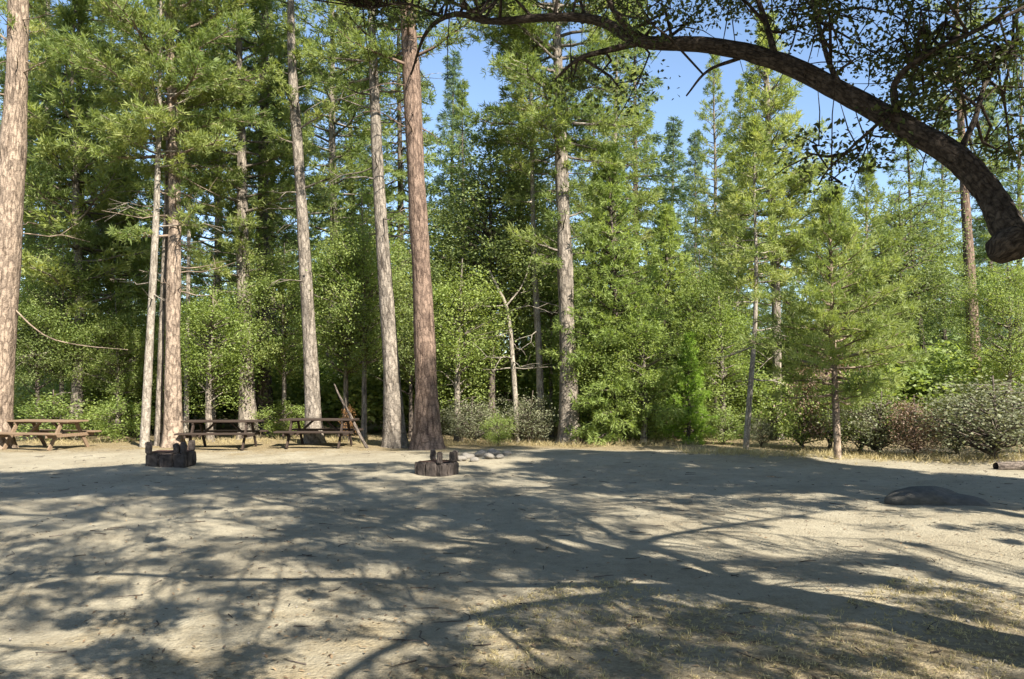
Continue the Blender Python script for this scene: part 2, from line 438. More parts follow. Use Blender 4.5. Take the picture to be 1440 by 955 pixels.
hero('pine_tree', 'pale blotchy pine trunk rising behind the middle picnic table', 'tree',
     [(348, 608), (346, 480), (342, 380), (338, 200), (334, 60)], [30, 25, 21, 16, 11], 24.5, 'bark_grey', 'pine', top=18, seed=6,
     crowns=[dict(lo=330, nbr=85, Lmax=2.7), dict(lo=410, hi=330, nbr=12, Lmax=1.9, base_len=1)], dead=6, dead_py=(450, 330))
hero('pine_tree', 'dark shaded trunk close behind the blotchy pine at the middle table', 'tree',
     [(374, 600), (372, 480), (370, 350), (372, 200)], [27, 24, 22, 16], 27.5, 'bark_dark', 'fir', top=22, seed=7,
     crowns=[dict(lo=330, nbr=100, Lmax=2.6, style='fir', tuft=.2, K=11)], dead=10, dead_py=(480, 330))
hero('pine_tree', 'tall pine with curving bare trunk behind the right picnic table', 'tree',
     [(442, 618), (438, 510), (430, 400), (420, 250), (411, 100), (408, -10)], [29, 25, 23, 19, 15, 11], 22.0, 'bark_grey', 'pine', top=18, seed=8,
     crowns=[dict(lo=-10, nbr=50, Lmax=2.4), dict(lo=270, hi=40, nbr=11, Lmax=1.5, base_len=1)], dead=9, dead_py=(420, 60))
hero('pine_tree', 'smooth pale grey pine trunk left of the reddish trunk', 'tree',
     [(556, 630), (549, 510), (541, 400), (531, 250), (524, 100), (520, -20)], [34, 28, 24, 20, 16, 12], 21.2, 'bark_grey', 'pine', top=20, seed=9,
     crowns=[dict(lo=140, nbr=60, Lmax=2.2), ], dead=14, dead_py=(330, 90))
hero('pine_tree', 'thickest reddish brown pine trunk left of the centre, dark near its base', 'tree',
     [(602, 632), (599, 520), (594, 400), (586, 250), (579, 100), (574, -20)], [44, 38, 34, 31, 28, 24], 20.6, 'bark_red', 'pine', top=25, seed=10,
     crowns=[dict(lo=-60, nbr=60, Lmax=3.0), dict(lo=110, hi=-40, nbr=16, Lmax=2.3, base_len=1)], dead=18, dead_py=(200, 10))
hero('pine_tree', 'pine with flared roots and dark streaked trunk right of the centre', 'tree',
     [(801, 624), (799, 520), (795, 400), (790, 250), (785, 100), (782, 0)], [33, 28, 26, 23, 17, 13], 22.5, 'bark_grey', 'pine', top=21, seed=11, flare=.7,
     crowns=[dict(lo=230, nbr=125, Lmax=3.0), dict(lo=400, hi=240, nbr=13, Lmax=1.6, base_len=1)], dead=10, dead_py=(330, 200))
hero('pine_tree', 'slender pale pole of a pine behind brush, left of the flared pine', 'tree',
     [(762, 606), (758, 500), (753, 400), (749, 280)], [14, 12, 10, 8], 23.4, 'bark_pale', 'pine', top=15, seed=12, flare=.1,
     crowns=[dict(lo=290, nbr=50, Lmax=1.7)], dead=8, dead_py=(480, 300))
hero('bare_snag', 'crooked grey snag leaning left amid brush near the centre', 'dead tree',
     [(728, 606), (722, 520), (714, 440), (700, 405), (688, 380)], [9, 8, 7, 5, 3], 23.0, 'bark_pale', None, seed=13, flare=.1, dead=14, dead_py=(520, 420),
     twigs=[([(716, 450, 0), (700, 470, .3), (685, 478, .5)], .03), ([(712, 430, 0), (735, 400, .2), (748, 360, .3)], .03)])
hero('young_pine', 'spindly sapling with leaning pale stem left of the double crowned pine', 'tree',
     [(1048, 634), (1053, 560), (1060, 470), (1062, 380), (1060, 280)], [10, 9, 8, 6, 4], 20.0, 'bark_pale', 'pine', top=8.4, seed=14, flare=.1,
     crowns=[dict(lo=410, nbr=50, Lmax=1.1)], dead=6, dead_py=(540, 420))
hero('pine_tree', 'broad yellow green pine with bare lower trunk right of the leaning sapling', 'tree',
     [(1091, 626), (1091, 520), (1089, 400), (1083, 250), (1077, 110)], [18, 16, 15, 12, 8], 24.0, 'bark_grey', 'brightpine', top=12.9, seed=15,
     crowns=[dict(lo=395, nbr=135, Lmax=2.1, zmaxL=.15, base_len=.9)], dead=8, dead_py=(500, 400))
hero('young_pine', 'full bright young pine with thin bare stem at the dirt edge', 'tree',
     [(1177, 650), (1175, 570), (1173, 480), (1171, 380), (1170, 300)], [12, 11, 9, 6, 3], 17.2, 'bark_tan', 'brightpine', top=5.9, seed=16, flare=.15,
     crowns=[dict(lo=565, nbr=95, Lmax=1.8, tuft=.18, wid=.02, dense=1.4, zmaxL=.2, base_len=.7)])
hero('pine_tree', 'reddish straight pine trunk rising from grey brush at the right', 'tree',
     [(1372, 600), (1368, 500), (1361, 380), (1353, 230), (1346, 60)], [25, 22, 18, 13, 8], 29, 'bark_red', 'pine', top=20, seed=17,
     crowns=[dict(lo=230, nbr=55, Lmax=2.0, dense=.8)], dead=9, dead_py=(420, 200))
hero('pine_tree', 'thin dark leaning stem between the young pine and the reddish trunk', 'tree',
     [(1312, 600), (1304, 520), (1294, 430), (1286, 330)], [11, 10, 8, 6], 28, 'bark_dark', 'fir', top=11, seed=18, flare=.1,
     crowns=[dict(lo=400, nbr=40, Lmax=1.7, style='fir', tuft=.2)], dead=8, dead_py=(520, 400))
hero('pine_tree', 'dark trunk with a pale streak behind the left picnic table', 'tree',
     [(116, 606), (115, 500), (114, 400), (113, 250)], [22, 19, 17, 13], 26, 'bark_dark', 'fir', top=19, seed=19,
     crowns=[dict(lo=370, nbr=110, Lmax=2.8, style='fir', tuft=.22, K=11)], dead=12, dead_py=(520, 380))

# ------------------------------------------------------------------ tree kinds copied through the wood
def kind_conifer(seed, H, r0, z0, nbr, Lmax, leafm, barkm, style, tuft=.26, wid=.038, K=11, dense=1.05, **kw):
    rng = np.random.default_rng(seed)
    n = 7; zz = np.linspace(0, H, n); P = np.stack([rng.normal(0, .05 * 1, n).cumsum(), rng.normal(0, .05, n).cumsum(), zz], -1)
    P[0, :2] = 0
    P, R = spline(P, np.linspace(r0, .02, n), 5)
    tb, cr = Tubes(), Crown(); tb.add(P, R, 10, rough=.03, flare=.25, rng=rng)
    conifer(tb, cr, P, R, z0, H * .99, nbr, Lmax, rng, style=style, tuft=tuft, wid=wid, K=K, dense=dense, dead=8, dead_z=(z0 * .4, z0), **kw)
    return tb.build('trunk', M[barkm]), cr.build('crown', M[leafm])


def broadleaf(tubes, crown, H, rx, rz, rng, nclump, nleaf, size, clump_r, z_c=None, trunk_r=.12, lean=0., upb=.5, hemi=False):
    """branching stem with leaf clumps spread unevenly through an uneven volume"""
    z_c = H - rz if z_c is None else z_c
    top = np.array([lean, 0, z_c])
    P = np.array([[0, 0, 0], [lean * .3 + rng.normal(0, .1), rng.normal(0, .1), z_c * .4], top, [lean * 1.2, rng.normal(0, .2), H * .93]])
    P, R = spline(P, [trunk_r, trunk_r * .75, trunk_r * .5, .015], 6); tubes.add(P, R, 8, rough=.04, flare=.3, rng=rng)
    C = []
    lob = unit(rng.normal(0, 1, (7, 3)))
    while len(C) < nclump:
        v = unit(rng.normal(0, 1, 3)); r = rng.uniform(.25, 1) ** .5
        f = .72 + .34 * max(0, np.max(lob @ v)) ** 6 + rng.normal(0, .05)
        p = top + v * np.array([rx, rx, rz]) * r * f
        if p[2] < .15: continue
        C.append(p)
    C = np.array(C)
    for c in C:
        k = np.argmin(np.abs(P[:, 2] - max(c[2] - .45 * np.hypot(c[0], c[1]), .15 * z_c)))
        s = P[k]; mid = (s + c) / 2 + rng.normal(0, .08, 3) + [0, 0, .1]
        tubes.add(np.array([s, mid, c]), np.array([min(.02 + .012 * np.linalg.norm(c - s), R[k] * .7), .016, .006]), 4, rng=rng)
    cn = np.repeat(np.arange(nclump), nleaf)
    L = C[cn] + rng.normal(0, 1, (len(cn), 3)) * clump_r * np.array([1, 1, .65]) * rng.uniform(.6, 1.3, nclump)[cn][:, None]
    L[:, 2] = np.maximum(L[:, 2], .03)
    V, F = leaves(L, size, rng, upb=upb)
    t = np.clip(rng.uniform(.1, .55, nclump)[cn] + rng.normal(0, .13, len(cn)), 0, .85)
    crown.add(V, F, t)


def kind_broad(seed, leafm, barkm, *a, **kw):
    tb, cr = Tubes(), Crown(); broadleaf(tb, cr, *a, rng=np.random.default_rng(seed), **kw)
    return tb.build('trunk', M[barkm]), cr.build('crown', M[leafm])


KIND = {
    'pine_a': (kind_conifer(21, 22, .24, 7, 90, 2.9, 'pine', 'bark_grey', 'pine'), 22),
    'pine_b': (kind_conifer(22, 22, .22, 5, 100, 2.5, 'pine', 'bark_grey', 'pine'), 22),
    'pine_low': (kind_conifer(23, 12, .15, 2.5, 80, 2.2, 'pine', 'bark_grey', 'pine', tuft=.26), 12),
    'fir_a': (kind_conifer(24, 20, .2, 3, 130, 2.5, 'fir', 'bark_dark', 'fir', tuft=.26), 20),
    'fir_b': (kind_conifer(25, 20, .18, 4.5, 120, 2.1, 'fir', 'bark_dark', 'fir', tuft=.26), 20),
    'bluefir': (kind_conifer(26, 16, .16, 1.2, 130, 2.1, 'bluefir', 'bark_dark', 'fir', tuft=.24, zmaxL=.08), 16),
    'cedar': (kind_conifer(27, 9, .16, .3, 170, 2.3, 'cedar', 'bark_dark', 'cedar', tuft=.18, wid=.03, K=11, dense=1.25, zmaxL=.12, base_len=.85), 9),
    'cedar_small': (kind_conifer(28, 3.2, .06, .1, 90, .8, 'lime', 'bark_dark', 'cedar', tuft=.11, wid=.02, K=11, dense=3.2, zmaxL=.12, base_len=.8), 3.2),
    'broad_a': (kind_broad(31, 'broad', 'bark_grey', 9, 2.4, 3.6, nclump=150, nleaf=170, size=.085, clump_r=.34), 9),
    'broad_b': (kind_broad(32, 'olive', 'bark_dark', 9, 2.5, 3.4, nclump=150, nleaf=170, size=.085, clump_r=.34), 9),
    'broad_c': (kind_broad(33, 'cedar', 'bark_grey', 6, 1.6, 2.5, nclump=90, nleaf=150, size=.075, clump_r=.28), 6),
    'bush_green': (kind_broad(41, 'broad', 'bark_dark', 2.2, 1.15, 1.1, nclump=60, nleaf=90, size=.075, clump_r=.2, z_c=1.0, trunk_r=.04), 2.2),
    'bush_light': (kind_broad(42, 'cedar', 'bark_dark', 2.2, 1.15, 1.1, nclump=60, nleaf=90, size=.075, clump_r=.2, z_c=1.0, trunk_r=.04), 2.2),
    'bush_grey': (kind_broad(43, 'grey', 'bark_dark', 2.0, 1.3, 1.0, nclump=70, nleaf=90, size=.06, clump_r=.2, z_c=.9, trunk_r=.04), 2.0),
    'bush_russet': (kind_broad(44, 'russet', 'bark_dark', 1.9, 1.0, .95, nclump=55, nleaf=80, size=.06, clump_r=.18, z_c=.85, trunk_r=.04), 1.9),
    'bush_dead': (kind_broad(45, 'dead', 'bark_dark', 1.8, .7, .8, nclump=22, nleaf=50, size=.07, clump_r=.16, z_c=1.0, trunk_r=.03), 1.8),
}


def plant(kind, name, label, cat, px, d, top=None, H=None, group=None, wide=1.):
    (tm, cm), h0 = KIND[kind]
    H = H or pos(0, top, d)[2]
    x = (px - HX) / FOC * d; s = H / h0
    o = empty(name, (x, d, float(hgt(x, d)) - .05), label, cat, group, rz=random.uniform(0, 6.28))
    o.scale = (s * wide, s * wide, s)
    part_t = 'stems' if cat == 'shrub' else 'trunk'; part_c = 'foliage' if cat == 'shrub' else 'crown'
    link(part_t, tm, o); link(part_c, cm, o); return o


#  kind, name, label, px, d, (top or H)
TREES = [
    ('pine_a', 'pine_tree', 'yellow green pine filling the top left corner beside the thick tan trunk', 70, 31, dict(H=23)),
    ('pine_low', 'pine_tree', 'low bushy yellow green pine between the dark streaked trunk and the pale cluster', 165, 27, dict(top=215, wide=1.15)),
    ('fir_a', 'fir_tree', 'dense dark fir behind the left picnic table', 45, 36, dict(H=21, wide=1.2)),
    ('fir_b', 'fir_tree', 'dark fir filling the gap left of the pale pine cluster', 160, 38, dict(H=22, wide=1.2)),
    ('pine_b', 'pine_tree', 'tall pine seen between the pale cluster and the blotchy trunk', 300, 34, dict(H=23)),
    ('pine_a', 'pine_tree', 'leafy pine crown above the tall bare curving trunk', 470, 33, dict(H=24)),
    ('fir_a', 'fir_tree', 'dark fir between the curving trunk and the smooth grey trunk', 492, 37, dict(H=20, wide=1.2)),
    ('broad_a', 'oak_tree', 'green broadleaf tree behind the right picnic table', 485, 24.2, dict(top=300, wide=1.1)),
    ('broad_a', 'oak_tree', 'green broadleaf tree between the blotchy and the curving trunks', 398, 24.6, dict(top=320)),
    ('broad_c', 'oak_tree', 'small lime green tree just right of the reddish trunk', 645, 23.2, dict(top=340)),
    ('broad_b', 'oak_tree', 'olive leaved oak below the blue gap right of the reddish trunk', 690, 24.6, dict(top=190, wide=1.05)),
    ('broad_b', 'oak_tree', 'darker oak crown left of the flared pine, above the snag', 730, 26, dict(top=165)),
    ('fir_b', 'fir_tree', 'tall dark fir left of the flared pine, topping out at the frame', 738, 40, dict(H=22)),
    ('pine_b', 'pine_tree', 'tall pine crown right of the flared pine, under the oak limb', 865, 33, dict(H=18.5, wide=1.1)),
    ('cedar', 'cedar_tree', 'tall pale green cedar cone directly right of the flared pine', 868, 22.8, dict(top=205, wide=.95)),
    ('cedar', 'cedar_tree', 'shorter pale green cedar sloping down beside the bright green bush', 930, 24.4, dict(top=290, wide=1.0)),
    ('bluefir', 'fir_tree', 'hazy blue green fir in the sky gap right of the pale cedars', 980, 41, dict(top=180)),
    ('bluefir', 'fir_tree', 'small blue green fir far behind the leaning sapling', 1025, 44, dict(top=250)),
    ('pine_low', 'pine_tree', 'bushy pine behind the right shoulder of the full young pine', 1215, 24, dict(top=215, wide=.9)),
    ('pine_b', 'pine_tree', 'slim pine showing behind the yellow green pine at its left', 1035, 30, dict(top=110, wide=.8)),
    ('broad_b', 'oak_tree', 'dark oak under the arching limb, left of the thin dark stem', 1265, 27, dict(top=240)),
    ('fir_b', 'fir_tree', 'dark fir behind the reddish trunk at the right', 1330, 38, dict(top=130)),
    ('pine_b', 'pine_tree', 'tall pine at the right edge behind the limb elbow', 1428, 33, dict(H=17)),
    ('bluefir', 'fir_tree', 'blue green fir between the reddish trunk and the right edge', 1398, 43, dict(top=120)),
    ('broad_a', 'oak_tree', 'green broadleaf tree at the right edge above the grey brush', 1420, 25, dict(top=330)),
    ('fir_a', 'fir_tree', 'dark fir behind the smooth grey and reddish trunks', 560, 36, dict(H=22, wide=1.1)),
    ('pine_a', 'pine_tree', 'pine crown behind the dark shaded trunk', 380, 40, dict(H=25)),
    ('fir_a', 'fir_tree', 'far dark fir behind the pale pine cluster', 232, 44, dict(H=17, wide=1.2)),
    ('broad_a', 'oak_tree', 'low green tree between the left table and the pale cluster', 165, 24.5, dict(top=400, wide=1.2)),
    ('broad_b', 'oak_tree', 'olive tree low behind the leftmost trunk', 50, 24.2, dict(top=385, wide=1.2)),
    ('broad_a', 'oak_tree', 'low green tree behind the middle picnic table', 300, 26, dict(top=390, wide=1.15)),
    ('broad_b', 'oak_tree', 'olive tree low between smooth grey and reddish trunks', 578, 24, dict(top=360, wide=1.0)),
    ('broad_a', 'oak_tree', 'low green tree behind the bright green bush', 1005, 28, dict(top=400, wide=1.1)),
    ('broad_b', 'oak_tree', 'olive tree low behind the bare trunk of the yellow green pine', 1110, 27, dict(top=400, wide=1.1)),
    ('fir_a', 'fir_tree', 'dark fir far behind the flared pine and pale cedars', 835, 45, dict(top=120, wide=1.2)),
    ('fir_b', 'fir_tree', 'slim fir closing the blue gap right of the reddish trunk', 655, 38, dict(top=110)),
    ('fir_a', 'fir_tree', 'tall fir left of the blue gap above the pale cedars', 893, 37, dict(H=21, wide=1.05)),
    ('pine_b', 'pine_tree', 'tall pine just right of the blue gap above the emerald sapling', 1010, 34, dict(top=60, wide=.9)),
    ('bluefir', 'fir_tree', 'hazy blue green fir deep in the gap just right of the reddish trunk', 632, 46, dict(top=70)),
    ('bluefir', 'fir_tree', 'hazy fir deep in the blue gap right of the pale cedars', 940, 45, dict(top=165, wide=1.2)),
    ('broad_c', 'maple_tree', 'low light green leafy tree against the flared pine at its right', 846, 23.0, dict(top=400, wide=1.1)),
    ('broad_c', 'maple_tree', 'low light green leafy tree in front of the pale cedars, left of the emerald sapling', 905, 22.0, dict(top=420, wide=1.15)),
    ('broad_c', 'maple_tree', 'rounded light green tree between emerald sapling and leaning sapling', 1015, 23.4, dict(top=400, wide=1.1)),
    ('broad_a', 'oak_tree', 'sunlit leafy tree between thick tan trunk and dark streaked trunk', 88, 24.6, dict(top=320)),
    ('broad_c', 'oak_tree', 'small leafy tree between pale cluster and blotchy trunk, above the middle table', 296, 23.4, dict(top=370, wide=1.1)),
    ('broad_a', 'oak_tree', 'leafy tree just left of the smooth grey trunk', 512, 23.6, dict(top=250, wide=.9)),
    ('broad_a', 'oak_tree', 'pale leafy tree between the flared pine and the slender pole', 775, 25.6, dict(top=330, wide=.9)),
    ('broad_a', 'oak_tree', 'leafy tree behind the emerald cedar sapling and pale cedars', 985, 24.5, dict(top=330, wide=.9)),
    ('pine_low', 'pine_tree', 'feathery pine in the upper left between thick tan trunk and pale cluster', 105, 24.5, dict(H=14, wide=1.1)),
    ('fir_b', 'fir_tree', 'dark fir far behind the full young pine', 1165, 42, dict(top=250, wide=1.2)),
]
for kd, nm, lb, px, d, kw in TREES: plant(kd, nm, lb, 'tree', px, d, **kw)

SHRUBS = [
    ('bush_russet', 'russet brown shrub left of the big grey shrub at the right', 1288, 17.6, dict(top=566)),
    ('bush_grey', 'big silvery grey shrub at the right edge of the clearing', 1400, 16.9, dict(top=545, wide=1.1)),
    ('bush_grey', 'grey green shrub between the young pine and the russet shrub', 1238, 18.6, dict(top=560)),
    ('bush_grey', 'lower grey shrub between the russet shrub and the big silvery shrub', 1345, 18.4, dict(top=565, wide=1.1)),
    ('bush_grey', 'grey shrub behind the big silvery shrub at the frame edge', 1455, 18.6, dict(top=535, wide=1.2)),
    ('bush_green', 'leafy green shrub just right of the young pine stem', 1208, 19.3, dict(top=530)),
    ('bush_russet', 'small reddish shrub directly behind the young pine stem', 1166, 20.2, dict(top=520, wide=.7)),
    ('bush_green', 'green shrub between the bare pine trunk and the young pine', 1132, 20.5, dict(top=520)),
    ('bush_green', 'shaded green shrub around the foot of the bare pine trunk', 1088, 23.5, dict(top=530, wide=1.2)),
    ('bush_grey', 'pale sprig of shrub between the sapling and the bare trunk', 1070, 21.2, dict(top=575, wide=.7)),
    ('bush_green', 'green shrub left of the leaning sapling', 1020, 22.0, dict(top=545)),
    ('bush_light', 'light green shrub at the foot of the pale cedars', 905, 22.4, dict(top=545, wide=1.1)),
    ('bush_light', 'light green shrub right beside the flared roots', 850, 22.8, dict(top=560)),
    ('bush_light', 'small lime shrub between the reddish trunk and the flared pine', 700, 21.6, dict(top=585)),
    ('bush_grey', 'grey green shrub right beside the reddish trunk', 662, 22.4, dict(top=565)),
    ('bush_grey', 'grey twiggy shrub left of the flared pine roots', 745, 23.0, dict(top=560)),
    ('bush_green', 'green shrub behind the snag', 705, 26.0, dict(top=500, wide=1.2)),
    ('bush_dead', 'rust coloured dead shrub behind the leaning branch at the right table', 490, 22.4, dict(top=552, wide=.75)),
    ('bush_light', 'pale green shrub behind the right picnic table', 400, 24.4, dict(top=545, wide=1.1)),
    ('bush_light', 'light green shrub between the left table and the pale cluster', 168, 23.2, dict(top=545)),
    ('bush_green', 'dark shrub behind the left picnic table', 75, 24.0, dict(top=545, wide=1.3)),
]
for kd, lb, px, d, kw in SHRUBS: plant(kd, 'shrub', lb, 'shrub', px, d, H=pos(0, kw['top'], d)[2] * (1.25 if px > 1180 else random.uniform(.7, 1.35)), wide=kw.get('wide', 1.) * random.uniform(.85, 1.25))
plant('cedar_small', 'cedar_sapling', 'bright emerald bushy cedar sapling right of the pale cedars', 'tree', 968, 22.2, top=470)

# ------------------------------------------------------------------ far wood and brush: one mass each
def merge_wood(name, label, specs, rng):
    Vs, Fs, Ts, n = [], [], [], 0
    for kd, x, y, s, w in specs:
        me = KIND[kd][0][1]
        nv = len(me.vertices); v = np.empty(nv * 3, np.float32); me.vertices.foreach_get('co', v); v = v.reshape(-1, 4, 3)
        t = np.empty(len(me.polygons), np.float32); me.attributes['tint'].data.foreach_get('value', t)
        keep = rng.random(len(v)) < .42
        v, t = v[keep], t[keep]
        c = v.mean(1, keepdims=True); v = c + (v - c) * 1.5
        a = rng.uniform(0, 6.28); ca, sa = math.cos(a), math.sin(a)
        v = v.reshape(-1, 3) * [s * w, s * w, s]
        v = np.stack([v[:, 0] * ca - v[:, 1] * sa + x, v[:, 0] * sa + v[:, 1] * ca + y, v[:, 2]], -1)
        Vs.append(v); Fs.append(np.arange(len(v)).reshape(-1, 4) + n); n += len(v); Ts.append(np.clip(t + rng.normal(0, .12), 0, .9))
    return np.concatenate(Vs), np.concatenate(Fs), np.concatenate(Ts)


rng = np.random.default_rng(77)
sp = []
for k in range(170):
    d = rng.uniform(48, 80); x = rng.uniform(-.85, .85) * d
    kd = rng.choice(['fir_a', 'fir_b', 'pine_b'], p=[.45, .3, .25]); sp.append((kd, x, d, rng.uniform(9, 15) / 21, 1.5))
V, F, T = merge_wood('far_wood', '', sp, rng)
tag(link('far_wood', new_mesh('far_wood', V, [F], M['fir'], tint=T)), 'dark distant conifer wood closing the view behind the nearer trees', 'wood', kind='stuff')
sp = []
for k in range(150):
    d = rng.uniform(26, 42); x = rng.uniform(-.8, .8) * d
    sp.append((rng.choice(['bush_green', 'bush_grey', 'bush_light'], p=[.55, .15, .3]), x, d, rng.uniform(.9, 2.0), 1.25))
V, F, T = merge_wood('undergrowth', '', sp, rng)
tag(link('undergrowth', new_mesh('undergrowth', V, [F], M['broad'], tint=T)), 'tangled green undergrowth between the trunks deep in the wood', 'undergrowth', kind='stuff')

# ------------------------------------------------------------------ the oak the limb belongs to
def oak_limb(tb, pts, rng, sides=10, n=6, rough=.03):
    P, R = spline([p for p, r in pts], [r for p, r in pts], n); tb.add(P, R, sides, rough=rough, rng=rng); return P, R


def in_view(p, m=0.): return p[..., 1] > .6, None


OX, OY = 4.3, 3.0
rng = np.random.default_rng(5)
oak = empty('oak_tree', (OX, OY, float(hgt(OX, OY)) - .05), 'large oak whose heavy dark limb arches over the clearing from the right', 'tree')
ob = np.array(oak.location)
def lp(px, py, d, w): return pos(px, py, d) - ob, w * .30 / FOC * d
tb = Tubes()
TP, TR = spline(np.array([[0, 0, 0], [-.05, .08, .8], [-.15, .15, 2.0], [-.3, .05, 3.4], [-.5, -.4, 5.0]]), [.36, .30, .30, .26, .2], 8)
tb.add(TP, TR, 18, rough=.03, flare=.5, rng=rng)
link('trunk', tb.build('trunk', M['bark_oak']), oak)
SEG = []      # every point along the limbs: twigs start here
def limb(pts, rough=.03, sides=10):
    t = Tubes(); P, R = oak_limb(t, pts, rng, sides, 6, rough); SEG.append(np.hstack([P, R[:, None]])); return link('limb', t.build('limb', M['bark_oak']), oak), P, R
arch, AP, AR = limb([(np.array([-.15, .15, 2.0]), .15), (np.array([-.75, .9, 2.3]), .13), lp(1470, 340, 4.55, 72), lp(1424, 330, 4.7, 76), lp(1395, 278, 4.9, 62), lp(1350, 226, 5.1, 58), lp(1280, 182, 5.35, 52),
      lp(1200, 138, 5.6, 48), lp(1100, 88, 5.9, 43), lp(1000, 64, 6.2, 36), lp(900, 58, 6.5, 29), lp(845, 30, 6.7, 23), lp(780, 24, 6.9, 19), lp(690, 30, 7.2, 16), lp(640, 20, 7.4, 13), lp(600, 45, 7.6, 9), lp(578, 105, 7.8, 4)], sides=14, rough=.04)
arch['label'] = 'heavy arching limb with an elbow'
# burl at the elbow
bt = Tubes(); c, _ = lp(1408, 352, 4.66, 10)
bt.add(np.array([c + [.10, 0, .06], c + [.03, 0, .02], c + [-.02, -.01, -.015], c + [-.05, -.01, -.05]]), np.array([.10, .105, .085, .04]), 12, rough=.06, rng=rng)
link('burl', bt.build('burl', M['bark_oak']), arch)
for pts in ([(900, 60, 6.5, 17), (850, 72, 6.45, 14), (812, 84, 6.4, 10), (780, 112, 6.4, 5)],
            [(905, 55, 6.5, 18), (872, 28, 6.4, 14), (850, -15, 6.3, 11), (840, -60, 6.2, 8)],
            [(1265, 168, 5.4, 20), (1258, 118, 5.4, 16), (1300, 78, 5.35, 13), (1375, 42, 5.3, 10), (1450, 5, 5.3, 7)],
            [(1350, 212, 5.1, 16), (1372, 165, 5.2, 13), (1385, 120, 5.3, 10), (1425, 60, 5.5, 7)],
            [(1185, 128, 5.6, 16), (1165, 85, 5.7, 12), (1150, 30, 5.8, 10), (1135, -30, 5.9, 7)],
            [(1090, 80, 5.9, 17), (1075, 25, 6.0, 13), (1050, -40, 6.1, 10)],
            [(1245, 165, 5.45, 9), (1200, 205, 5.6, 7), (1165, 238, 5.7, 5), (1150, 262, 5.8, 3)],
            [(1040, 82, 6.1, 10), (995, 100, 6.1, 7), (965, 135, 6.2, 4)],
            [(690, 30, 7.2, 10), (640, 5, 7.3, 8), (590, -10, 7.4, 6)],
            [(625, 25, 7.5, 8), (570, 5, 7.6, 6), (520, 12, 7.7, 4)]):
    limb([lp(*p) for p in pts], sides=7)
# main limbs of the crown overhead
for a, el, L in ((2.5, .55, 7.0), (3.3, .35, 7.5), (4.2, .5, 7.5), (5.2, .6, 6.5), (.2, .6, 6.5), (1.5, .95, 7.0), (2.9, 1.1, 6.5), (0.9, 1.2, 6), (3.8, 1.0, 7), (2.1, .85, 7.2)):
    s = TP[int(rng.uniform(.62, .98) * (len(TP) - 1))]
    d = np.array([math.cos(a) * math.cos(el), math.sin(a) * math.cos(el), math.sin(el)])
    q = [(s + d * L * f + rng.normal(0, .22, 3) * f * 1.6 + np.array([0, 0, -.8 * f * f]), r) for f, r in ((0, .09), (.25, .065), (.5, .042), (.75, .025), (1., .01))]
    _, P, R = limb(q, sides=8)
    for k in range(3):
        i0 = int(rng.uniform(.3, .8) * len(P)); dd = unit(d + rng.normal(0, .6, 3)); l2 = L * rng.uniform(.3, .5)
        limb([(P[i0], R[i0] * .6), (P[i0] + dd * l2 * .5 + rng.normal(0, .1, 3), R[i0] * .35), (P[i0] + dd * l2 + rng.normal(0, .2, 3), .012)], sides=6)
SEGA = np.vstack(SEG)


def sight(p):      # how far above the picture's top edge a point lies (negative: in the picture)
    return p[..., 2] + 0 - (CAM_H + .52 * p[..., 1])


cc = []
lob = unit(rng.normal(0, 1, (9, 3)))
ctr, rad3 = np.array([.9, 1.4, 6.7]), np.array([8.8, 7.6, 4.2])
SX, SY = -.684, .976          # ground offset of a shadow per metre of height
def edge_far(px): return np.interp(px, [-400, 0, 150, 300, 450, 560, 620, 700, 1000, 1100, 1200, 1440, 2200], [672, 663, 656, 648, 648, 640, 640, 633, 635, 644, 656, 674, 700])
SHADE = [  # ground patches seen in the clearing (x0, x1, y0, y1, how much of the sun is kept off)
    (-300, 430, 600, 700, .85), (430, 720, 600, 668, .55), (540, 790, 668, 692, .30), (700, 1260, 600, 692, .88), (1260, 1700, 600, 716, .88),
    (430, 760, 692, 800, .80), (-300, 430, 700, 800, .33), (-300, 520, 800, 1100, .44), (520, 760, 800, 1100, .52),
    (900, 1700, 716, 785, .12), (760, 900, 692, 770, .40), (760, 1130, 770, 850, .62), (1130, 1300, 770, 835, .75), (1300, 1700, 785, 850, .30), (760, 1700, 835, 1100, .58)]
def shade(x, y):
    px, py = HX + FOC * x / y, HY + FOC * CAM_H / y
    if py < edge_far(px) + 1: return 0
    for x0, x1, y0, y1, p in SHADE:
        if x0 <= px < x1 and y0 <= py < y1: return p
    return .5


def inside(p, c, r): return float((((p - c) / r) ** 2).sum()) < 1


def hidden_from_view(p): return not (p[1] > .3 and abs(p[0]) < .72 * p[1] + .55 and sight(p) < .45)


OAK2 = np.array([12.0, 7.2, 0])
cc2 = []
tries = 0
while len(cc) < 2300 and tries < 90000:
    tries += 1
    y = rng.uniform(2.6, 18.8); x = rng.uniform(-.95, .95) * (y + 1.5)
    if rng.random() > -math.log(1 - shade(x, y)) / 2.2 * (y + 1.5) / 20.3: continue
    for _ in range(25):
        z = 3.2 + 7.8 * rng.random() ** (2.2 if y < 9 else 1.1); p = np.array([x - SX * z, y - SY * z, z])
        if not hidden_from_view(p): continue
        if inside(p, np.array([.6, 1.0, 6.5]), np.array([8.6, 8.2, 4.8])): cc.append(p); break
        if inside(p, np.array([11.6, 7.6, 6.3]), np.array([6.6, 5.6, 4.3])): cc2.append(p - OAK2); break
cc2 = np.array(cc2)
nover = len(cc)
